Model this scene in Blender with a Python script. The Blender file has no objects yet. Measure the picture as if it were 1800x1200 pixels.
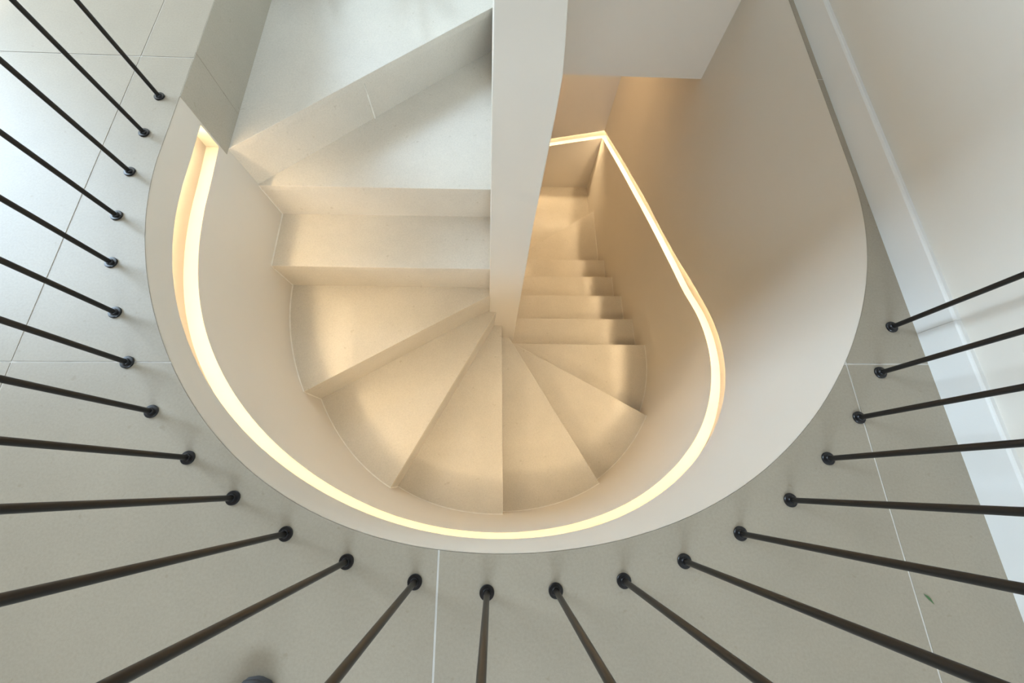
import bpy, bmesh, math, random
from mathutils import Matrix, Vector

# ------------------------------------------------------------------ camera, world, sun, exposure
# All lengths below are written in multiples of the camera's height over the floor; U turns them into metres.
U = 0.9
scene = bpy.context.scene
C = scene.collection

cam_data = bpy.data.cameras.new('camera')
cam_data.sensor_fit = 'HORIZONTAL'
cam_data.sensor_width = 36.0
cam_data.lens = 709.02 / 1800 * 36.0
cam_data.clip_start = 0.01
cam = bpy.data.objects.new('camera', cam_data)
C.objects.link(cam)
RC = [[0.9990649466, 0.0050216278, 0.0429420035],
      [-0.0096768422, -0.9420615264, 0.3353005209],
      [0.0421377637, -0.3354025400, -0.9411320551]]      # world axes seen in camera axes (right, down, forward)
m = Matrix.Identity(4)
for i in range(3):
    m[i][0] = RC[i][0]; m[i][1] = -RC[i][1]; m[i][2] = -RC[i][2]
m[0][3], m[1][3], m[2][3] = 0.0, 0.0, 1.0 * U
cam.matrix_world = m
scene.camera = cam

world = bpy.data.worlds.new('overcast_sky')
scene.world = world
world.use_nodes = True
bg = world.node_tree.nodes['Background']
bg.inputs['Color'].default_value = (0.64, 0.825, 1.0, 1)
bg.inputs['Strength'].default_value = 18.8

sun_data = bpy.data.lights.new('sun', 'SUN')
sun_data.energy = 2.2
sun_data.color = (1.0, 0.95, 0.86)
sun_data.angle = math.radians(1.0)
sun = bpy.data.objects.new('sun', sun_data)
C.objects.link(sun)
sun.rotation_euler = Vector((2.72, -0.9, -3.4)).to_track_quat('-Z', 'Y').to_euler()
sun.location = (-6, 2, 9)

def portal(name, loc, direction, sx, sy):
    l = bpy.data.lights.new(name, 'AREA'); l.shape = 'RECTANGLE'; l.size = sx * U; l.size_y = sy * U
    l.cycles.is_portal = True
    o = bpy.data.objects.new(name, l); C.objects.link(o)
    o.location = Vector(loc) * U
    o.rotation_euler = Vector(direction).to_track_quat('-Z', 'Z').to_euler()
    return o

scene.view_settings.view_transform = 'Standard'
scene.view_settings.look = 'None'
scene.view_settings.gamma = 1.0
scene.view_settings.use_curve_mapping = False
scene.view_settings.exposure = 0.0
LED_STRENGTH = 174.0

# ------------------------------------------------------------------ materials
def new_mat(name):
    mt = bpy.data.materials.new(name); mt.use_nodes = True
    nt = mt.node_tree; b = nt.nodes['Principled BSDF']
    return mt, nt, b

def noise(nt, scale, detail=4.0, rough=0.6):
    tc = nt.nodes.new('ShaderNodeTexCoord')
    n = nt.nodes.new('ShaderNodeTexNoise'); n.inputs['Scale'].default_value = scale
    n.inputs['Detail'].default_value = detail; n.inputs['Roughness'].default_value = rough
    nt.links.new(tc.outputs['Object'], n.inputs['Vector'])
    return n

def ramp(nt, src, stops):
    r = nt.nodes.new('ShaderNodeValToRGB')
    e = r.color_ramp.elements
    e[0].position, e[0].color = stops[0][0], (*stops[0][1], 1)
    e[1].position, e[1].color = stops[-1][0], (*stops[-1][1], 1)
    for p, c in stops[1:-1]:
        x = e.new(p); x.color = (*c, 1)
    nt.links.new(src, r.inputs['Fac'])
    return r

def mix_mul(nt, a, b, fac):
    x = nt.nodes.new('ShaderNodeMix'); x.data_type = 'RGBA'; x.blend_type = 'MULTIPLY'
    x.inputs['Factor'].default_value = fac
    nt.links.new(a, x.inputs[6]); nt.links.new(b, x.inputs[7])
    return x.outputs[2]

def bump(nt, b, src, strength, dist):
    n = nt.nodes.new('ShaderNodeBump'); n.inputs['Strength'].default_value = strength
    n.inputs['Distance'].default_value = dist
    nt.links.new(src, n.inputs['Height']); nt.links.new(n.outputs['Normal'], b.inputs['Normal'])

def stone(name, base, rough, seed_scale=3.0, spec=0.4):
    mt, nt, b = new_mat(name)
    lo = tuple(c * 0.93 for c in base); hi = tuple(min(1, c * 1.05) for c in base)
    n1 = noise(nt, seed_scale, 5, 0.6)
    r1 = ramp(nt, n1.outputs['Fac'], [(0.3, lo), (0.7, hi)])
    n2 = noise(nt, 190, 3, 0.7)
    r2 = ramp(nt, n2.outputs['Fac'], [(0.3, (0.90, 0.90, 0.90)), (0.62, (1, 1, 1))])
    n3 = noise(nt, 46, 2, 0.5)
    r3 = ramp(nt, n3.outputs['Fac'], [(0.24, (0.86, 0.84, 0.80)), (0.31, (1, 1, 1))])
    c = mix_mul(nt, r1.outputs['Color'], r2.outputs['Color'], 1.0)
    c = mix_mul(nt, c, r3.outputs['Color'], 0.8)
    nt.links.new(c, b.inputs['Base Color'])
    b.inputs['Roughness'].default_value = rough
    b.inputs['Specular IOR Level'].default_value = spec
    bump(nt, b, n2.outputs['Fac'], 0.05, 0.001)
    return mt

def plaster(name, base, rough=0.6):
    mt, nt, b = new_mat(name)
    n1 = noise(nt, 2.2, 3, 0.5)
    r1 = ramp(nt, n1.outputs['Fac'], [(0.3, tuple(c * 0.975 for c in base)), (0.7, base)])
    nt.links.new(r1.outputs['Color'], b.inputs['Base Color'])
    b.inputs['Roughness'].default_value = rough
    b.inputs['Specular IOR Level'].default_value = 0.25
    n2 = noise(nt, 260, 2, 0.6)
    bump(nt, b, n2.outputs['Fac'], 0.04, 0.001)
    return mt

def plain(name, col, rough=0.5, metal=0.0, spec=0.5):
    mt, nt, b = new_mat(name)
    n1 = noise(nt, 30, 3, 0.5)
    r1 = ramp(nt, n1.outputs['Fac'], [(0.3, tuple(c * 0.88 for c in col)), (0.7, col)])
    nt.links.new(r1.outputs['Color'], b.inputs['Base Color'])
    b.inputs['Roughness'].default_value = rough; b.inputs['Metallic'].default_value = metal
    b.inputs['Specular IOR Level'].default_value = spec
    return mt

M = {}
M['floor_stone'] = stone('floor_stone', (0.370, 0.315, 0.240), 0.42)
M['step_stone'] = stone('step_stone', (0.66, 0.612, 0.53), 0.22, spec=0.25)
M['facing_stone'] = stone('facing_stone', (0.45, 0.41, 0.335), 0.35, spec=0.25)
M['plaster'] = plaster('white_plaster', (0.72, 0.668, 0.59))
M['grout'] = plain('pale_grout', (0.74, 0.71, 0.66), 0.9)
M['darkened'] = plain('ceiling_dark_tone', (0.30, 0.21, 0.13), 0.6)  # brown of the unseen ceiling, picked dark to soak up bounced light
M['slot_dimmed'] = plaster('dimmed_slot_plaster', (0.33, 0.295, 0.245))  # plaster colour darkened to hold down the LED glow inside the slot
M['bounce_wall'] = plaster('bounce_wall_tone', (0.60, 0.50, 0.385))  # tone of the unseen walls, picked to warm the bounced light
M['caulk'] = plain('cream_caulk', (0.82, 0.79, 0.72), 0.6)
M['skirting'] = plaster('skirting_paint', (0.76, 0.74, 0.70), 0.45)
M['black_metal'] = plain('blackened_metal', (0.011, 0.0095, 0.0085), 0.36, 0.2)
M['plate_metal'] = plain('plate_metal', (0.016, 0.015, 0.016), 0.3, 0.3)
M['frame'] = plain('window_frame_grey', (0.10, 0.10, 0.10), 0.5)
M['shoe_upper'] = plain('shoe_black', (0.012, 0.012, 0.013), 0.5)
M['shoe_rubber'] = plain('shoe_rubber', (0.06, 0.06, 0.065), 0.75)
M['leaf'] = plain('leaf_green', (0.05, 0.13, 0.035), 0.45)
M['pot'] = plain('pot_clay', (0.35, 0.33, 0.30), 0.8)
M['soil'] = plain('soil_brown', (0.05, 0.035, 0.025), 0.95)
M['aluminium'] = plain('aluminium_profile', (0.7, 0.7, 0.7), 0.5, 0.0)
mt, nt, b = new_mat('warm_led')
b.inputs['Base Color'].default_value = (1, 0.9, 0.7, 1)
b.inputs['Emission Color'].default_value = (1.0, 0.75, 0.45, 1)
b.inputs['Emission Strength'].default_value = LED_STRENGTH
M['led'] = mt
mt, nt, b = new_mat('warm_fill')  # glow of the unseen fill light added over the landing
b.inputs['Emission Color'].default_value = (1.0, 0.68, 0.36, 1)
b.inputs['Emission Strength'].default_value = 380.0
M['fill_glow'] = mt
for nm, cl in (('dimmer_dark', (0.40, 0.40, 0.38)), ('dimmer_light', (0.53, 0.53, 0.53))):  # added translucent panes that dim the far window and its reflection
    mt, nt, b = new_mat(nm)
    tr = nt.nodes.new('ShaderNodeBsdfTranslucent'); tr.inputs['Color'].default_value = (*cl, 1)
    nt.links.new(tr.outputs['BSDF'], nt.nodes['Material Output'].inputs['Surface'])
    M[nm] = mt

# ------------------------------------------------------------------ helpers
def link(o, parent=None):
    C.objects.link(o)
    if parent is not None: o.parent = parent
    return o

def mesh(name, verts, faces, mat, parent=None, smooth=False, scaled=True):
    me = bpy.data.meshes.new(name)
    k = U if scaled else 1.0
    me.from_pydata([(x * k, y * k, z * k) for x, y, z in verts], [], faces)
    bm = bmesh.new(); bm.from_mesh(me)
    bmesh.ops.remove_doubles(bm, verts=bm.verts, dist=1e-6)
    bmesh.ops.recalc_face_normals(bm, faces=bm.faces)
    bm.to_mesh(me); bm.free()
    if smooth:
        for p in me.polygons: p.use_smooth = True
    me.materials.append(M[mat])
    return link(bpy.data.objects.new(name, me), parent)

def box_vf(x0, x1, y0, y1, z0, z1, base=0):
    v = [(x, y, z) for z in (z0, z1) for y in (y0, y1) for x in (x0, x1)]
    f = [(0, 2, 3, 1), (4, 5, 7, 6), (0, 1, 5, 4), (2, 6, 7, 3), (0, 4, 6, 2), (1, 3, 7, 5)]
    return v, [tuple(i + base for i in q) for q in f]

def boxes(name, rects, mat, parent=None):
    V, F = [], []
    for r in rects:
        v, f = box_vf(*r, base=len(V)); V += v; F += f
    me = bpy.data.meshes.new(name)
    me.from_pydata([(x * U, y * U, z * U) for x, y, z in V], [], F)
    bm = bmesh.new(); bm.from_mesh(me); bmesh.ops.recalc_face_normals(bm, faces=bm.faces); bm.to_mesh(me); bm.free()
    me.materials.append(M[mat])
    return link(bpy.data.objects.new(name, me), parent)

def prism(poly, z0, z1):
    """verts, faces of a polygon extruded from z0 to z1"""
    n = len(poly)
    v = [(x, y, z0) for x, y in poly] + [(x, y, z1) for x, y in poly]
    f = [tuple(range(n - 1, -1, -1)), tuple(range(n, 2 * n))]
    f += [(i, (i + 1) % n, n + (i + 1) % n, n + i) for i in range(n)]
    return v, f

def bevel(o, w, seg=2, angle=0.6):
    bm = bmesh.new(); bm.from_mesh(o.data)
    ed = [e for e in bm.edges if len(e.link_faces) == 2 and e.calc_face_angle() > angle]
    bmesh.ops.bevel(bm, geom=ed, offset=w * U, segments=seg, affect='EDGES', profile=0.5)
    bm.to_mesh(o.data); bm.free()

def structure(o, label=None, cat=None):
    o['kind'] = 'structure'
    if label: o['label'] = label
    if cat: o['category'] = cat
    return o

def tag(o, label, cat, group=None):
    o['label'] = label; o['category'] = cat
    if group: o['group'] = group
    return o

def empty(name, loc=(0, 0, 0), rz=0.0):
    o = bpy.data.objects.new(name, None); o.empty_display_size = 0.1
    o.location = Vector(loc) * U; o.rotation_euler = (0, 0, rz)
    return link(o)

# ------------------------------------------------------------------ plan of the stairwell
CX0, CY0, R0 = 0.06902, 0.93345, 1.08297
KR = [-0.006768, -0.024069, 0.089153, 0.005580, -0.201411, 0.032329, 0.100605]
XL, XR = CX0 - R0, CX0 + R0
HALF = R0 * math.pi / 2
Y_SLAB = 2.14      # far edge of the well opening
Y_TOP = 2.8        # far end of the top step on the left side
Y_BACK = 3.53      # wall behind the lower landing
X_ROOM = 1.172     # face of the skirting
X_WALL = 1.187     # upper right wall

def well_radius(th):
    return R0 + math.cos(th) * sum(k * math.sin(th) ** i for i, k in enumerate(KR))

def well(s, off=0.0):
    """point on the well wall: s = 0 at the middle of the round end, negative along the left side"""
    if s <= -HALF: return (XL - off, CY0 + (-HALF - s))
    if s >= HALF: return (XR + off, CY0 + (s - HALF))
    th = s / R0; r = well_radius(th) + off
    return (CX0 + r * math.sin(th), CY0 - r * math.cos(th))

def s_of(x, y):
    if y >= CY0: return -HALF - (y - CY0) if x < CX0 else HALF + (y - CY0)
    return R0 * math.atan2(x - CX0, CY0 - y)

GS = [-1.96, -1.8, -1.64, -1.48, -1.32, -1.16, -1.0, -0.84, -0.68, -0.52, -0.36, -0.2, -0.04, 0.12, 0.28, 0.44, 0.6, 0.76,
      0.92, 1.08, 1.24, 1.4, 1.56, 1.72, 1.88, 2.1, 2.46, 2.82, 3.18, 3.54, 3.9, 4.26, 4.3]
GLOW = [-0.197, -0.209, -0.216, -0.215, -0.21, -0.213, -0.235, -0.279, -0.342, -0.398, -0.422, -0.428, -0.425, -0.447, -0.487,
        -0.536, -0.589, -0.641, -0.702, -0.778, -0.858, -0.939, -1.018, -1.094, -1.18, -1.276, -1.438, -1.606, -1.778, -1.952,
        -2.132, -2.312, -2.332]
GUP = [-0.1, -0.105, -0.106, -0.102, -0.099, -0.104, -0.12, -0.153, -0.202, -0.249, -0.27, -0.265, -0.258, -0.272, -0.313,
       -0.378, -0.44, -0.504, -0.572, -0.649, -0.733, -0.821, -0.906, -0.985, -1.062, -1.177, -1.346, -1.504, -1.678, -1.852,
       -2.033, -2.214, -2.234]

def interp(s, xs, ys):
    """smooth (Catmull-Rom) interpolation"""
    if s <= xs[0]: return ys[0]
    if s >= xs[-1]: return ys[-1] + (s - xs[-1]) * -0.227
    i = max(j for j in range(len(xs) - 1) if xs[j] <= s)
    x0, x1 = xs[i], xs[i + 1]; h = x1 - x0; t = (s - x0) / h
    def slope(j):
        a, c = max(0, j - 1), min(len(xs) - 1, j + 1)
        return (ys[c] - ys[a]) / (xs[c] - xs[a])
    m0, m1 = slope(i) * h, slope(i + 1) * h
    return (2*t**3 - 3*t**2 + 1) * ys[i] + (t**3 - 2*t**2 + t) * m0 + (-2*t**3 + 3*t**2) * ys[i+1] + (t**3 - t**2) * m1

S_START = s_of(XL, 1.178)                 # the light slot begins here
S_CORNER = HALF + (Y_BACK - CY0)
X_LANDING = -0.08
S_END = S_CORNER + (XR - X_LANDING)
Z_BOTTOM = -3.2
SLOT = 0.045                              # depth of the light slot

def path(s, off=0.0):
    """well wall, then round the corner along the back wall of the landing"""
    if s < S_CORNER - 1e-6: return well(s, off)
    if s < S_CORNER + 1e-6: return (XR + off, Y_BACK + off)
    return (XR - (s - S_CORNER), Y_BACK + off)

def frange(a, b, n): return [a + (b - a) * i / n for i in range(n + 1)]
S_FAR = s_of(XL, Y_TOP)
ss = frange(S_FAR, S_START, 6)[:-1] + frange(S_START, -HALF, 8)[:-1] + frange(-HALF, HALF, 110)[:-1] + \
     frange(HALF, S_CORNER, 36)[:-1] + frange(S_CORNER, S_END, 12)

def wall_rows(s):
    zt = -0.001 if s < 0 or path(s)[1] <= Y_SLAB else -0.03
    zu, zl = interp(s, GS, GUP), interp(s, GS, GLOW)
    if s < S_START - 1e-6: d = 0.0
    else: d = SLOT
    a, b_ = path(s), path(s, d)
    return [(*a, zt), (*a, zu), (*b_, zu), (*b_, zl), (*a, zl), (*a, Z_BOTTOM)]

V, F = [], []
prev = None
for s in ss:
    if abs(s - S_START) < 1e-6:      # close the plain wall, then open the slot with a flat end
        a = path(s); zu, zl = interp(s, GS, GUP), interp(s, GS, GLOW)
        plain_rows = [(*a, -0.001), (*a, zu), (*a, zu), (*a, zl), (*a, zl), (*a, Z_BOTTOM)]
        base = len(V); V += plain_rows
        for j in range(5): F.append((prev + j, prev + j + 1, base + j + 1, base + j))
        prev = base
        rows = wall_rows(s); base = len(V); V += rows
        F.append((base + 1, base + 2, base + 3, base + 4))
        prev = base
        continue
    base = len(V); V += wall_rows(s)
    if prev is not None:
        for j in range(5): F.append((prev + j, prev + j + 1, base + j + 1, base + j))
    prev = base
F.append((prev + 1, prev + 2, prev + 3, prev + 4))
# drop faces that collapsed on the plain stretch
def good(f):
    pts = {tuple(round(c, 5) for c in V[i]) for i in f}
    return len(pts) >= 3
F = [f for f in F if good(f)]
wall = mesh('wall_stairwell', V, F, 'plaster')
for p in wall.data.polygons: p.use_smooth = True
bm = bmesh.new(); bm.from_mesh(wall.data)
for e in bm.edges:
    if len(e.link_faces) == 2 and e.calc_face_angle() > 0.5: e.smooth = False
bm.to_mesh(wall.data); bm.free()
wall.data.materials.append(M['slot_dimmed'])
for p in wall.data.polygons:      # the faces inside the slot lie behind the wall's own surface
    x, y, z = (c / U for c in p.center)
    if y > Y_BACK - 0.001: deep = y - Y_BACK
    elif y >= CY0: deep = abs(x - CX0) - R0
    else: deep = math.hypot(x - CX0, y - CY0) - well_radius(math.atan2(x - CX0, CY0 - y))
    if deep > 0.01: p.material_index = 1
structure(wall, 'smooth white plaster wall curving round the stairwell with a recessed light slot', 'wall')

# ------------------------------------------------------------------ floor: slab with a hole, tiles on top
ROOM_X0, ROOM_Y0, ROOM_Y1, Z_CEIL = -4.4, -3.0, 3.6, 3.6
def hole_poly(off, far):
    pts = [well(s, off) for s in frange(-HALF, HALF, 110)]
    return [(XL - off, Y_TOP)] + pts + [(XR + off, far), (0.07, far), (0.07, Y_TOP)]

def cutter(off, far, z0, z1):
    v, f = prism(hole_poly(off, far), z0, z1)
    return mesh('cutter', v, f, 'plaster')

def subtract(o, cut):
    md = o.modifiers.new('cut', 'BOOLEAN'); md.operation = 'DIFFERENCE'; md.object = cut; md.solver = 'EXACT'
    dg = bpy.context.evaluated_depsgraph_get()
    me = bpy.data.meshes.new_from_object(o.evaluated_get(dg))
    o.modifiers.clear(); old = o.data; o.data = me; bpy.data.meshes.remove(old)

def discard(o):
    me = o.data; bpy.data.objects.remove(o); bpy.data.meshes.remove(me)

slab = boxes('floor', [(ROOM_X0 - 0.1, X_WALL + 0.1, ROOM_Y0 - 0.1, ROOM_Y1 + 0.1, -0.595, -0.012)], 'plaster')
cut = cutter(0.06, Y_SLAB, -1.0, 0.5)
subtract(slab, cut); discard(cut)
# screed under the tiles, seen in the joints
screed = boxes('screed', [(ROOM_X0, X_WALL, ROOM_Y0, ROOM_Y1, -0.0119, -0.0016)], 'grout', slab)
cut = cutter(0.0008, Y_SLAB, -0.5, 0.5)
subtract(screed, cut); discard(cut)
structure(slab, 'floor slab of the upper storey with the rounded stairwell opening', 'floor')

TILE = 1.0635
JX = [-0.121 + TILE * k for k in range(-5, 3)]
JY = [0.297 + TILE * k for k in range(-4, 5)]
GAP = 0.0022
cut = cutter(0.0008, Y_SLAB, -0.5, 0.5)
n_tile = 0
for i in range(len(JX) - 1):
    for j in range(len(JY) - 1):
        x0, x1 = max(JX[i], ROOM_X0), min(JX[i + 1], X_ROOM + 0.003)
        y0, y1 = max(JY[j], ROOM_Y0), min(JY[j + 1], ROOM_Y1)
        if x1 - x0 < 0.03 or y1 - y0 < 0.03: continue
        inside = x0 > XL + 0.02 and x1 < XR - 0.02 and y0 > 0.3 and y1 < Y_SLAB
        if inside: continue
        t = boxes('tile', [(x0 + GAP, x1 - GAP, y0 + GAP, y1 - GAP, -0.0015, 0.0)], 'floor_stone', slab)
        if x1 > XL - 0.05 and x0 < XR + 0.05 and y1 > CY0 - R0 - 0.05 and y0 < Y_TOP + 0.01:
            subtract(t, cut)
        if len(t.data.polygons) == 0:
            discard(t); continue
        n_tile += 1
discard(cut)

# ------------------------------------------------------------------ upper room
def wall_with_hole(name, axis, pos, thick, a0, a1, hole, z0=-0.02, z1=Z_CEIL):
    """a wall in a plane of constant x or y; hole = (a, b, z, z) or None"""
    R = []
    def add(p, q, r, t_):
        if q - p < 1e-4 or t_ - r < 1e-4: return
        R.append((pos, pos + thick, p, q, r, t_) if axis == 'x' else (p, q, pos, pos + thick, r, t_))
    if hole is None: add(a0, a1, z0, z1)
    else:
        h0, h1, k0, k1 = hole
        add(a0, h0, z0, z1); add(h1, a1, z0, z1); add(h0, h1, z0, k0); add(h0, h1, k1, z1)
    R = [(min(r[0], r[1]), max(r[0], r[1]), min(r[2], r[3]), max(r[2], r[3]), r[4], r[5]) for r in R]
    return boxes(name, R, 'plaster' if name == 'wall_right' else 'bounce_wall')

WL = (1.2, 3.5, 0.6, 3.5)
WF = (-1.5, 0.05, 0.3, 2.3)
WB = (-1.2, 0.9, 1.6, 2.75)
structure(wall_with_hole('wall_right', 'x', X_WALL, 0.1, ROOM_Y0 - 0.1, ROOM_Y1 + 0.1, None), 'plain white wall rising beside the stairwell', 'wall')
structure(wall_with_hole('wall_left', 'x', ROOM_X0, -0.1, ROOM_Y0 - 0.1, ROOM_Y1 + 0.1, WL), 'unseen wall toned warm to tint bounced light, with a tall daylight window', 'wall')
structure(wall_with_hole('wall_far', 'y', ROOM_Y1, 0.1, ROOM_X0, X_WALL, WF), 'unseen wall toned warm to tint bounced light, with a wide window above the sill', 'wall')
structure(wall_with_hole('wall_near', 'y', ROOM_Y0, -0.1, ROOM_X0, X_WALL, WB), 'unseen wall toned warm to tint bounced light, with a wide high window', 'wall')
structure(boxes('ceiling', [(ROOM_X0 - 0.1, X_WALL + 0.1, ROOM_Y0 - 0.1, ROOM_Y1 + 0.1, Z_CEIL, Z_CEIL + 0.1)], 'darkened'), 'flat timber ceiling of the upper room, to cut bounced light', 'ceiling')

def window(name, axis, pos, hole, n, label):
    a0, a1, z0, z1 = hole; w = 0.035; d = 0.05
    R = []
    def add(p, q, r, t_): R.append((pos, pos + d, p, q, r, t_) if axis == 'x' else (p, q, pos, pos + d, r, t_))
    add(a0, a1, z0, z0 + w); add(a0, a1, z1 - w, z1); add(a0, a0 + w, z0 + w, z1 - w); add(a1 - w, a1, z0 + w, z1 - w)
    o = structure(boxes(name, R, 'frame'), label, 'window')
    for k in range(1, n):
        c = a0 + (a1 - a0) * k / n; R.clear(); add(c - w / 2, c + w / 2, z0 + w, z1 - w)
        boxes('mullion', R, 'frame', o)
    return o
window('window_1', 'x', ROOM_X0 - 0.08, WL, 2, 'tall grey framed window with two bays')
w2 = window('window_2', 'y', ROOM_Y1 + 0.03, WF, 1, 'wide grey framed window with added light dimming panes')
window('window_3', 'y', ROOM_Y0 - 0.08, WB, 2, 'wide grey framed window set high in the wall')
rail_o = boxes('mullion', [(WF[0], WF[1], ROOM_Y1 + 0.03, ROOM_Y1 + 0.08, 1.03, 1.09)], 'frame', w2)
boxes('dimmer_pane', [(WF[0] + 0.03, WF[1] - 0.03, ROOM_Y1 + 0.05, ROOM_Y1 + 0.056, WF[2] + 0.03, 1.035)], 'dimmer_dark', w2)
boxes('dimmer_pane', [(WF[0] + 0.03, WF[1] - 0.03, ROOM_Y1 + 0.05, ROOM_Y1 + 0.056, 1.085, WF[3] - 0.03)], 'dimmer_light', w2)
portal('window_daylight', (ROOM_X0 - 0.12, (WL[0] + WL[1]) / 2, (WL[2] + WL[3]) / 2), (1, 0, 0), WL[1] - WL[0], WL[3] - WL[2])
portal('window_daylight', ((WF[0] + WF[1]) / 2, ROOM_Y1 + 0.12, (WF[2] + WF[3]) / 2), (0, -1, 0), WF[1] - WF[0], WF[3] - WF[2])
portal('window_daylight', ((WB[0] + WB[1]) / 2, ROOM_Y0 - 0.12, (WB[2] + WB[3]) / 2), (0, 1, 0), WB[1] - WB[0], WB[3] - WB[2])

# skirting: two boards with a fine joint, a rounded top edge
def skirting(name, y0, y1, label):
    prof = [(X_ROOM, 0.0), (X_ROOM, 0.094), (X_ROOM + 0.002, 0.098), (X_ROOM + 0.005, 0.1), (X_WALL, 0.1), (X_WALL, 0.0)]
    n = len(prof)
    v = [(x, y0, z) for x, z in prof] + [(x, y1, z) for x, z in prof]
    f = [tuple(range(n)), tuple(range(2 * n - 1, n - 1, -1))] + [(i, (i + 1) % n, n + (i + 1) % n, n + i) for i in range(n)]
    return structure(mesh(name, v, f, 'skirting'), label, 'baseboard')
skirting('baseboard_right', 0.3854, ROOM_Y1, 'white skirting board along the far stretch of the right wall')
skirting('baseboard_right', ROOM_Y0, 0.3846, 'white skirting board along the near stretch of the right wall')

# ------------------------------------------------------------------ wall between the two flights
zl = [(0.78, -0.005), (0.471, -0.005), (0.21, -0.011), (-0.28, -0.018), (-0.627, -0.024), (-1.0, -0.030), (-3.2, -0.030)]
zr = [(0.78, 0.125), (0.70, 0.127), (0.56, 0.135), (0.477, 0.143), (0.40, 0.151), (0.317, 0.158), (0.216, 0.157), (0.123, 0.154),
      (-0.05, 0.149), (-0.278, 0.142), (-0.572, 0.138), (-0.891, 0.133), (-1.339, 0.125), (-1.573, 0.121), (-3.2, 0.120)]
poly = [(x, z) for z, x in zl] + [(x, z) for z, x in reversed(zr)]
YN0, YN1 = 0.909, Y_TOP + 0.02
n = len(poly)
v = [(x, YN0, z) for x, z in poly] + [(x, YN1, z) for x, z in poly]
f = [tuple(range(n)), tuple(range(2 * n - 1, n - 1, -1))] + [(i, (i + 1) % n, n + (i + 1) % n, n + i) for i in range(n)]
newel = mesh('wall_center', v, f, 'plaster')
bm = bmesh.new(); bm.from_mesh(newel.data)
ed = [e for e in bm.edges if all(abs(q.co.y - YN0 * U) < 1e-5 for q in e.verts)]
bmesh.ops.bevel(bm, geom=ed, offset=0.004 * U, segments=2, affect='EDGES', profile=0.5)
bm.to_mesh(newel.data); bm.free()
structure(newel, 'slim white plaster wall standing between the two stair flights', 'wall')

# ------------------------------------------------------------------ staircase
RISE = 0.20473
Z = [-0.24153 - RISE * k for k in range(15)]
# front edge of every tread: a point at the outer wall and a point at the middle wall
EDGE = [((-1.015, 1.203), (-0.012, 2.086)), ((-1.000, 1.218), (-0.022, 1.222)), ((-1.020, 0.946), (-0.024, 0.943)),
        ((-0.893, 0.399), (-0.032, 0.906)), ((-0.483, 0.009), (0.002, 0.897)), ((0.047, -0.124), (0.042, 0.905)),
        ((0.604, 0.024), (0.093, 0.909)), ((1.022, 0.431), (0.126, 0.942)), ((1.145, 1.003), (0.140, 1.008)),
        ((1.147, 1.302), (0.185, 1.302)), ((1.151, 1.619), (0.237, 1.616)), ((1.150, 1.924), (0.291, 1.925)),
        ((1.147, 2.236), (0.339, 2.237)), ((1.129, 3.011), (0.393, 2.504))]
stairs = empty('staircase', (0.1, 0.9, Z[14]))
tag(stairs, 'beige stone winding staircase descending between white plaster walls', 'staircase')
stairs_inv = Matrix.Translation(-stairs.location)
def stair_part(name, v, f, mat):
    o = mesh(name, v, f, mat); o.parent = stairs; o.matrix_parent_inverse = stairs_inv
    return o

def on_wall(pa, pb):
    """where the line pb -> pa meets the well wall: its s"""
    lo, hi = 0.0, 2.0
    def outside(t):
        x, y = pb[0] + (pa[0] - pb[0]) * t, pb[1] + (pa[1] - pb[1]) * t
        if y >= CY0: return abs(x - CX0) > R0
        return math.hypot(x - CX0, y - CY0) > well_radius(math.atan2(x - CX0, CY0 - y))
    for _ in range(50):
        mid = (lo + hi) / 2
        if outside(mid): hi = mid
        else: lo = mid
    return s_of(pb[0] + (pa[0] - pb[0]) * lo, pb[1] + (pa[1] - pb[1]) * lo)

def inner(k):
    (ax, ay), (bx, by) = EDGE[k]
    L = math.hypot(bx - ax, by - ay)
    ex = 0.045
    if k >= 9: return (0.09, by + (by - ay) / (bx - ax) * (0.09 - bx))
    return (bx + (bx - ax) / L * ex, by + (by - ay) / L * ex)

SW = [on_wall(*e) for e in EDGE]
IN = [inner(k) for k in range(14)]
OUT = 0.008     # the treads run this far into the wall
def arc(s0, s1, off):
    k = max(1, int(abs(s1 - s0) / 0.03))
    return [well(s, off) for s in frange(s0, s1, k)]

def normal_of(k):
    """horizontal unit normal of the riser under edge k, pointing down the stairs"""
    a, b_ = well(SW[k]), IN[k]
    dx, dy = b_[0] - a[0], b_[1] - a[1]; L = math.hypot(dx, dy)
    return (-dy / L, dx / L) if False else (dy / L, -dx / L)

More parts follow.
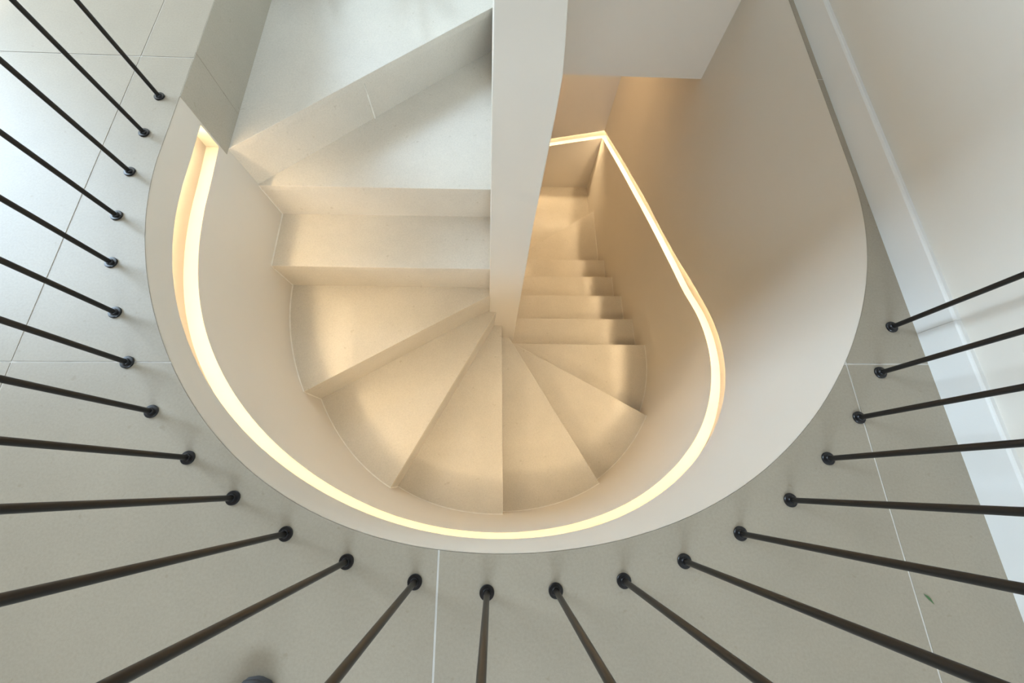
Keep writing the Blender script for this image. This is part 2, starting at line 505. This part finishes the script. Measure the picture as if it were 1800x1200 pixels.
BACK = 0.012
for k in range(14):
    # tread polygon: its own front edge, and a back edge that tucks under the riser above
    front_out, front_in = well(SW[k], OUT), IN[k]
    if k == 0:
        back_in, s_back = (0.03, 2.131), s_of(XL, 2.131)
    else:
        nx, ny = normal_of(k - 1)
        back_in = (IN[k - 1][0] - nx * BACK, IN[k - 1][1] - ny * BACK)
        a = well(SW[k - 1])
        s_back = on_wall((a[0] - nx * BACK, a[1] - ny * BACK), back_in)
    pts = [back_in] + arc(s_back, SW[k], OUT) + [front_in]
    v, f = prism(pts, Z[k] - 0.028, Z[k])
    o = stair_part('tread', v, f, 'step_stone')
    bm = bmesh.new(); bm.from_mesh(o.data)
    a, c = Vector((*front_out, Z[k])) * U, Vector((*front_in, Z[k])) * U
    ed = [e for e in bm.edges if {tuple(round(t, 4) for t in q.co) for q in e.verts} == {tuple(round(t, 4) for t in a), tuple(round(t, 4) for t in c)}]
    if ed: bmesh.ops.bevel(bm, geom=ed, offset=0.0022 * U, segments=2, affect='EDGES', profile=0.5)
    bm.to_mesh(o.data); bm.free()
    # riser: leans back a little towards its foot
    nx, ny = normal_of(k)
    zb = Z[k + 1]
    po, pi = front_out, front_in
    lean = 0.010; th = 0.016
    def q(p, d, z): return (p[0] - nx * d, p[1] - ny * d, z)
    zt = Z[k] - 0.027
    def panel(p0, p1):
        return [q(p0, 0.0012, zt), q(p1, 0.0012, zt), q(p0, lean, zb), q(p1, lean, zb),
                q(p0, th + 0.002, zt), q(p1, th + 0.002, zt), q(p0, th + lean, zb), q(p1, th + lean, zb)]
    pf = [(0, 1, 3, 2), (4, 6, 7, 5), (0, 4, 5, 1), (2, 3, 7, 6), (0, 2, 6, 4), (1, 5, 7, 3)]
    if k == 0:   # the long top riser is two stone pieces
        t = 0.445
        mid = (po[0] + (pi[0] - po[0]) * t, po[1] + (pi[1] - po[1]) * t)
        g = 0.0015
        dx, dy = pi[0] - po[0], pi[1] - po[1]; L = math.hypot(dx, dy); dx, dy = dx / L, dy / L
        stair_part('riser', panel(po, (mid[0] - dx * g, mid[1] - dy * g)), pf, 'step_stone')
        stair_part('riser', panel((mid[0] + dx * g, mid[1] + dy * g), pi), pf, 'step_stone')
        v, f = prism([(mid[0] - dx * 0.003 - nx * 0.004, mid[1] - dy * 0.003 - ny * 0.004), (mid[0] + dx * 0.003 - nx * 0.004, mid[1] + dy * 0.003 - ny * 0.004),
                      (mid[0] + dx * 0.003 - nx * 0.012, mid[1] + dy * 0.003 - ny * 0.012), (mid[0] - dx * 0.003 - nx * 0.012, mid[1] - dy * 0.003 - ny * 0.012)], zb, zt)
        stair_part('riser_joint', v, f, 'caulk')
    else:
        stair_part('riser', panel(po, pi), pf, 'step_stone')
    # cream caulk line where the step meets the wall
    w, h = 0.0045, 0.0035
    if k == 0: continue
    V2, F2 = [], []
    pts_s = frange(s_back + (-0.012 if False else 0.0), SW[k], max(2, int(abs(SW[k] - s_back) / 0.03)))
    for i, s in enumerate(pts_s):
        a, b_ = well(s, 0.001), well(s, -w)
        V2 += [(*a, Z[k] + h), (*b_, Z[k] + 0.0002), (*a, Z[k] + 0.0002)]
        if i:
            p = (i - 1) * 3
            F2 += [(p, p + 1, p + 4, p + 3), (p + 1, p + 2, p + 5, p + 4), (p + 2, p, p + 3, p + 5)]
    F2 += [(0, 1, 2), (len(V2) - 3, len(V2) - 2, len(V2) - 1)]
    stair_part('wall_joint', V2, F2, 'caulk')
    a, b_ = well(SW[k], 0.001), well(SW[k], -w)
    dx, dy = nx * 0.003, ny * 0.003
    top = Z[k] - 0.002
    V2 = [(a[0], a[1], top), (b_[0], b_[1], top), (a[0] + dx, a[1] + dy, top),
          (a[0] - nx * lean, a[1] - ny * lean, zb), (b_[0] - nx * lean, b_[1] - ny * lean, zb), (a[0] + dx - nx * lean, a[1] + dy - ny * lean, zb)]
    stair_part('wall_joint', V2, [(0, 1, 2), (3, 5, 4), (0, 3, 4, 1), (1, 4, 5, 2), (2, 5, 3, 0)], 'caulk')

# the top step goes on beyond a fine joint
v, f = box_vf(XL - OUT, 0.03, 2.1335, Y_TOP + 0.002, Z[0] - 0.028, Z[0]); stair_part('tread', v, f, 'step_stone')
v, f = box_vf(XL - OUT, 0.03, 2.129, 2.1355, Z[0] - 0.028, Z[0] - 0.0008); stair_part('tread_joint', v, f, 'caulk')

# landing at the foot and what closes the space round it
nx, ny = normal_of(13)
e0, e1 = well(SW[13], OUT), IN[13]
pts = [(e0[0] - nx * 0.02, e0[1] - ny * 0.02), (XR + OUT, Y_BACK + OUT), (X_LANDING, Y_BACK + OUT), (X_LANDING, Y_SLAB + 0.06), (e1[0], Y_SLAB + 0.06), (e1[0] - nx * 0.02, e1[1] - ny * 0.02)]
v, f = prism(pts, Z[14] - 0.05, Z[14])
stair_part('landing', v, f, 'step_stone')
structure(boxes('wall_landing', [(X_LANDING - 0.06, X_LANDING, Y_SLAB + 0.02, Y_BACK + 0.06, Z_BOTTOM, -0.58)], 'plaster'), 'unseen white wall set close to the lower landing to bounce light', 'wall')  # placed close in so the small landing bounces more light
structure(boxes('wall_underflight', [(X_LANDING - 0.06, 0.02, Y_SLAB + 0.002, Y_SLAB + 0.06, Z_BOTTOM, -0.58)], 'plaster'), 'white wall below the upper flight', 'wall')

# stone facing up to the floor where one steps off the stairs
for y0, y1 in ((1.186, 1.3838), (1.3858, Y_TOP)):
    v, f = box_vf(XL - 0.0006, XL + 0.0014, y0, y1, Z[0], -0.0006)
    stair_part('riser', v, f, 'facing_stone')

# ------------------------------------------------------------------ LED strip in the slot
led_s = [s for s in ss if s >= S_START + 0.01 and s < S_END - 0.03]
led_s[0] = S_START + 0.012
def ribbon(name, prof, mat, parent=None):
    """sweep a closed profile of (depth into the wall, height under the slot's ceiling) along the slot"""
    V, F = [], []; n = len(prof)
    for i, s in enumerate(led_s):
        zu = interp(s, GS, GUP)
        sh = 0.0025 + 0.0145 * math.exp(-(s / 0.95) ** 2)      # the tape sits deeper in the round end
        V += [(*path(s, d + sh), zu - h) for d, h in prof]
        if i:
            p = (i - 1) * n
            F += [(p + j, p + (j + 1) % n, p + n + (j + 1) % n, p + n + j) for j in range(n)]
    F += [tuple(range(n)), tuple(len(V) - n + j for j in range(n))]
    return mesh(name, V, F, mat, parent)
led = ribbon('light_strip', [(0.0095, 0.0005), (0.0225, 0.0005), (0.0225, 0.0068), (0.0140, 0.0019), (0.0105, 0.0012), (0.0105, 0.0090), (0.0095, 0.0090)], 'aluminium')
tag(led, 'warm glowing light strip set in the wall slot following the stairs', 'light strip')
ribbon('diode_tape', [(0.0150, 0.0030), (0.0212, 0.0066), (0.0207, 0.0075), (0.0145, 0.0039)], 'led', led)

# ------------------------------------------------------------------ railing
BASES = [(-1.075, 1.181), (-1.079, 1.03), (-1.077, 0.881), (-1.067, 0.727), (-1.035, 0.576), (-0.98, 0.43), (-0.91, 0.296), (-0.818, 0.174),
         (-0.707, 0.067), (-0.587, -0.021), (-0.458, -0.096), (-0.319, -0.153), (-0.169, -0.194), (-0.014, -0.217), (0.135, -0.216),
         (0.286, -0.2), (0.427, -0.164), (0.567, -0.11), (0.703, -0.04), (0.822, 0.054), (0.932, 0.154), (1.028, 0.273), (1.104, 0.404)]
def lathe(name, prof, mat, seg=24):
    V, F = [], []
    for r, z in prof:
        V += [(r * math.cos(2 * math.pi * i / seg), r * math.sin(2 * math.pi * i / seg), z) for i in range(seg)]
    for j in range(len(prof) - 1):
        for i in range(seg):
            F.append((j * seg + i, j * seg + (i + 1) % seg, (j + 1) * seg + (i + 1) % seg, (j + 1) * seg + i))
    F.append(tuple(range(seg - 1, -1, -1))); F.append(tuple((len(prof) - 1) * seg + i for i in range(seg)))
    me = bpy.data.meshes.new(name)
    me.from_pydata([(x * U, y * U, z * U) for x, y, z in V], [], F)
    bm = bmesh.new(); bm.from_mesh(me); bmesh.ops.recalc_face_normals(bm, faces=bm.faces)
    for fc in bm.faces: fc.smooth = len(fc.verts) == 4
    for e in bm.edges:
        if len(e.link_faces) == 2 and e.calc_face_angle() > 0.6: e.smooth = False
    bm.to_mesh(me); bm.free()
    me.materials.append(M[mat])
    return me
RAIL_Z = 1.05
bar_me = lathe('baluster', [(0.0062, 0.004), (0.0062, RAIL_Z - 0.004)], 'black_metal', 20)
plate_me = lathe('base_plate', [(0.0158, 0.0), (0.0158, 0.0035), (0.0146, 0.005), (0.0092, 0.0054), (0.0084, 0.0085), (0.0074, 0.0095)], 'plate_metal', 28)
rail = empty('railing', (0.0, -0.217, 0.0))
tag(rail, 'curved railing of slim black metal bars standing round the stairwell', 'railing')
for x, y in BASES:
    o = bpy.data.objects.new('baluster', bar_me); C.objects.link(o); o.parent = rail
    o.location = (x * U, (y + 0.217) * U, 0)
    p = bpy.data.objects.new('base_plate', plate_me); C.objects.link(p); p.parent = o
# hand rail: flat bar bent along the row of balusters
V, F = [], []
line = [(BASES[0][0], BASES[0][1] + 0.03)] + BASES + [(BASES[-1][0] + 0.016, BASES[-1][1] + 0.03)]
fine = []
for i in range(len(line) - 1):
    p0, p1, p2, p3 = line[max(0, i - 1)], line[i], line[i + 1], line[min(len(line) - 1, i + 2)]
    for t in (0, 0.25, 0.5, 0.75):
        fine.append(tuple(0.5 * (2*p1[d] + (p2[d]-p0[d])*t + (2*p0[d]-5*p1[d]+4*p2[d]-p3[d])*t*t + (3*p1[d]-p0[d]-3*p2[d]+p3[d])*t**3) for d in (0, 1)))
fine.append(line[-1])
for i, (x, y) in enumerate(fine):
    a, c = fine[max(0, i - 1)], fine[min(len(fine) - 1, i + 1)]
    dx, dy = c[0] - a[0], c[1] - a[1]; L = math.hypot(dx, dy); ox, oy = -dy / L, dx / L
    for w, z in ((0.02, -0.005), (-0.02, -0.005), (-0.02, 0.005), (0.02, 0.005)):
        V.append((x + ox * w, y + oy * w + 0.217, RAIL_Z + z))
    if i:
        p = (i - 1) * 4
        F += [(p + j, p + (j + 1) % 4, p + 4 + (j + 1) % 4, p + 4 + j) for j in range(4)]
F += [(0, 1, 2, 3), (len(V) - 4, len(V) - 3, len(V) - 2, len(V) - 1)]
mesh('handrail', V, F, 'black_metal', rail)

# ------------------------------------------------------------------ unseen fill light added to brighten the lower landing
down = empty('landing_fill', (0.38, 3.2, -0.595))
tag(down, 'unseen round warm fill light added above the lower landing', 'fill light')
for nm, prof, mt_ in (('fill_ring', [(0.062, 0.0), (0.062, -0.006), (0.058, -0.009), (0.047, -0.009), (0.047, 0.0)], 'aluminium'),
                      ('lens', [(0.046, -0.0005), (0.046, -0.004)], 'fill_glow')):
    o = bpy.data.objects.new(nm, lathe(nm, prof, mt_, 32)); C.objects.link(o); o.parent = down

# ------------------------------------------------------------------ shoe of the person at the railing
def shoe(name, loc, rz):
    root = empty(name, loc, rz)
    L = 0.30
    def outline(t, widen=1.0):      # half width along the length, t = 0 heel .. 1 toe
        pts = [(0, 0.020), (0.04, 0.032), (0.15, 0.036), (0.40, 0.034), (0.62, 0.044), (0.78, 0.047), (0.88, 0.041), (0.95, 0.029), (0.985, 0.022), (1.0, 0.004)]
        for i in range(len(pts) - 1):
            if pts[i][0] <= t <= pts[i + 1][0]:
                u = (t - pts[i][0]) / (pts[i + 1][0] - pts[i][0]); return (pts[i][1] + (pts[i + 1][1] - pts[i][1]) * u) * widen
        return 0.004
    ts = [0, 0.015, 0.04, 0.09, 0.15, 0.25, 0.4, 0.5, 0.62, 0.7, 0.78, 0.84, 0.88, 0.92, 0.95, 0.97, 0.985, 0.995, 1.0]
    left = [(outline(t), (t - 1) * L) for t in ts]; loop = left + [(-x, y) for x, y in reversed(left)]
    n = len(loop)
    V = []
    for sc, z in ((0.97, 0.0), (1.03, 0.006), (1.03, 0.022), (0.97, 0.027)):
        cy = -L / 2
        V += [(x * sc, cy + (y - cy) * (1 + (sc - 1) * 0.35), z) for x, y in loop]
    F = [tuple(range(n)), tuple(range(3 * n, 4 * n))]
    for j in range(3): F += [(j*n + i, j*n + (i + 1) % n, (j + 1)*n + (i + 1) % n, (j + 1)*n + i) for i in range(n)]
    mesh('sole', V, F, 'shoe_rubber', root, smooth=True)
    # upper: cross sections from toe to heel
    V, F = [], []
    secs = [(0.985, 0.030), (0.96, 0.042), (0.92, 0.052), (0.86, 0.060), (0.78, 0.066), (0.68, 0.076), (0.58, 0.090), (0.48, 0.105), (0.40, 0.112), (0.30, 0.112), (0.18, 0.112), (0.08, 0.110), (0.015, 0.100)]
    m_ = 13
    for t, h in secs:
        w = outline(t, 0.93); y = (t - 1) * L
        if t < 0.3: wt = 0.75
        else: wt = 1.0
        for i in range(m_):
            a = math.pi * i / (m_ - 1)
            ex = 0.75
            cx = math.copysign(abs(math.cos(a)) ** ex, math.cos(a)); sz = abs(math.sin(a)) ** ex
            V.append((w * cx * (1 - (1 - wt) * sz), y, 0.022 + (h - 0.022) * sz))
    for j in range(len(secs) - 1):
        F += [(j*m_ + i, j*m_ + i + 1, (j + 1)*m_ + i + 1, (j + 1)*m_ + i) for i in range(m_ - 1)]
    F += [tuple(range(m_)), tuple((len(secs) - 1)*m_ + i for i in range(m_))]
    F += [(j*m_, (j + 1)*m_, (j + 1)*m_ + m_ - 1, j*m_ + m_ - 1) for j in range(len(secs) - 1)]
    mesh('upper', V, F, 'shoe_upper', root, smooth=True)
    # rubber toe bumper
    V, F = [], []
    tt = [0.80, 0.85, 0.89, 0.925, 0.95, 0.97, 0.985, 0.995, 1.0]
    lp = [(outline(t), (t - 1) * L) for t in tt]; lp = lp + [(-x, y) for x, y in reversed(lp)]
    for i, (x, y) in enumerate(lp):
        V += [(x * 1.02, y + 0.003, 0.024), (x * 0.97, y + 0.001, 0.036), (x * 0.86, y - 0.006, 0.042), (x * 0.8, y - 0.012, 0.03)]
        if i:
            p = (i - 1) * 4
            F += [(p + j, p + (j + 1) % 4, p + 4 + (j + 1) % 4, p + 4 + j) for j in range(4)]
    F += [(0, 1, 2, 3), (len(V) - 4, len(V) - 3, len(V) - 2, len(V) - 1)]
    mesh('toe_cap', V, F, 'shoe_rubber', root, smooth=True)
    for i in range(5):
        t = 0.70 - i * 0.065; h = 0.077 + i * 0.0145; y = (t - 1) * L; w = 0.022
        V = []; F = []
        for a in range(7):
            x = -w + 2 * w * a / 6; z = h - (x / w) ** 2 * 0.006
            V += [(x, y - 0.004, z), (x, y + 0.004, z), (x, y, z + 0.005)]
            if a:
                p = (a - 1) * 3; F += [(p + j, p + (j + 1) % 3, p + 3 + (j + 1) % 3, p + 3 + j) for j in range(3)]
        F += [(0, 1, 2), (18, 19, 20)]
        mesh('lace', V, F, 'shoe_upper', root)
    return root
tag(shoe('shoe', (-0.459, -0.352, 0.0), math.radians(-8)), 'black shoe with dark grey rubber toe standing on the stone floor', 'shoe')

# ------------------------------------------------------------------ scrap of leaf on the floor
V = [(-0.008, 0.010, 0.001), (-0.002, 0.006, 0.003), (0.003, 0.001, 0.003), (0.009, -0.011, 0.001), (0.001, -0.003, 0.0015), (-0.004, 0.003, 0.0015),
     (-0.008, 0.010, 0.0003), (-0.002, 0.006, 0.0012), (0.003, 0.001, 0.0012), (0.009, -0.011, 0.0003), (0.001, -0.003, 0.0004), (-0.004, 0.003, 0.0004)]
F = [(0, 1, 5), (1, 2, 4, 5), (2, 3, 4), (6, 11, 7), (7, 11, 10, 8), (8, 10, 9)] + [(i, (i + 1) % 6, 6 + (i + 1) % 6, 6 + i) for i in range(6)]
frag = mesh('leaf_scrap', V, F, 'leaf')
frag.location = (0.9695 * U, -0.2476 * U, 0)
tag(frag, 'tiny scrap of green leaf lying on the stone floor', 'leaf')

# ------------------------------------------------------------------ potted plants on the top step (mirrored in its polished stone)
def plant(loc, tips, label):
    """a low bowl of broad strap leaves; tips are given as (x, y, z, half width) in the room"""
    root = empty('potted_plant', loc)
    tag(root, label, 'plant')
    for nm, prof, mt_ in (('pot', [(0.070, 0.0), (0.095, 0.09), (0.102, 0.094), (0.102, 0.11), (0.092, 0.11), (0.088, 0.095)], 'pot'),
                          ('soil', [(0.088, 0.085), (0.088, 0.098)], 'soil')):
        o = bpy.data.objects.new(nm, lathe(nm, prof, mt_, 28)); C.objects.link(o); o.parent = root
    for (tx, ty, tz, w) in tips:
        tip = Vector((tx, ty, tz)) - Vector(loc)
        base = Vector((tip.x * 0.12, tip.y * 0.12, 0.10))
        mid = Vector((tip.x * 0.55, tip.y * 0.45, tip.z * 0.55 + 0.11))
        V, F = [], []; N = 12
        for i in range(N + 1):
            t = i / N
            c = base * (1 - t) ** 2 + mid * 2 * t * (1 - t) + tip * t * t
            d = (mid - base) * 2 * (1 - t) + (tip - mid) * 2 * t
            side = d.cross(Vector((0, 0.35, 1))); side.normalize()
            ww = w * max(0.04, math.sin(math.pi * min(1, t * 0.88 + 0.12)) ** 0.6)
            up = d.cross(side).normalized() * 0.003
            V += [tuple(c - side * ww), tuple(c + up), tuple(c + side * ww), tuple(c - up * 0.4)]
            if i:
                p = (i - 1) * 4
                F += [(p + j, p + (j + 1) % 4, p + 4 + (j + 1) % 4, p + 4 + j) for j in range(4)]
        F += [(0, 1, 2, 3), (len(V) - 4, len(V) - 3, len(V) - 2, len(V) - 1)]
        mesh('leaf', V, F, 'leaf', root, smooth=True)
    return root
plant((-0.42, 2.46, Z[0]), [(-0.60, 2.20, -0.055, 0.019), (-0.52, 2.18, -0.035, 0.018), (-0.34, 2.16, 0.03, 0.030), (-0.20, 2.24, -0.10, 0.022), (-0.14, 2.22, -0.11, 0.022),
                            (-0.40, 2.66, 0.10, 0.02), (-0.55, 2.60, 0.06, 0.02)], 'green strap leaved plant in a clay bowl beside the middle wall')
plant((-0.90, 2.46, Z[0]), [(-0.97, 2.22, -0.10, 0.020), (-0.91, 2.24, -0.12, 0.022), (-0.78, 2.20, -0.07, 0.022), (-0.72, 2.25, -0.13, 0.02), (-0.92, 2.62, 0.05, 0.022)],
      'green strap leaved plant in a clay bowl by the stone facing')
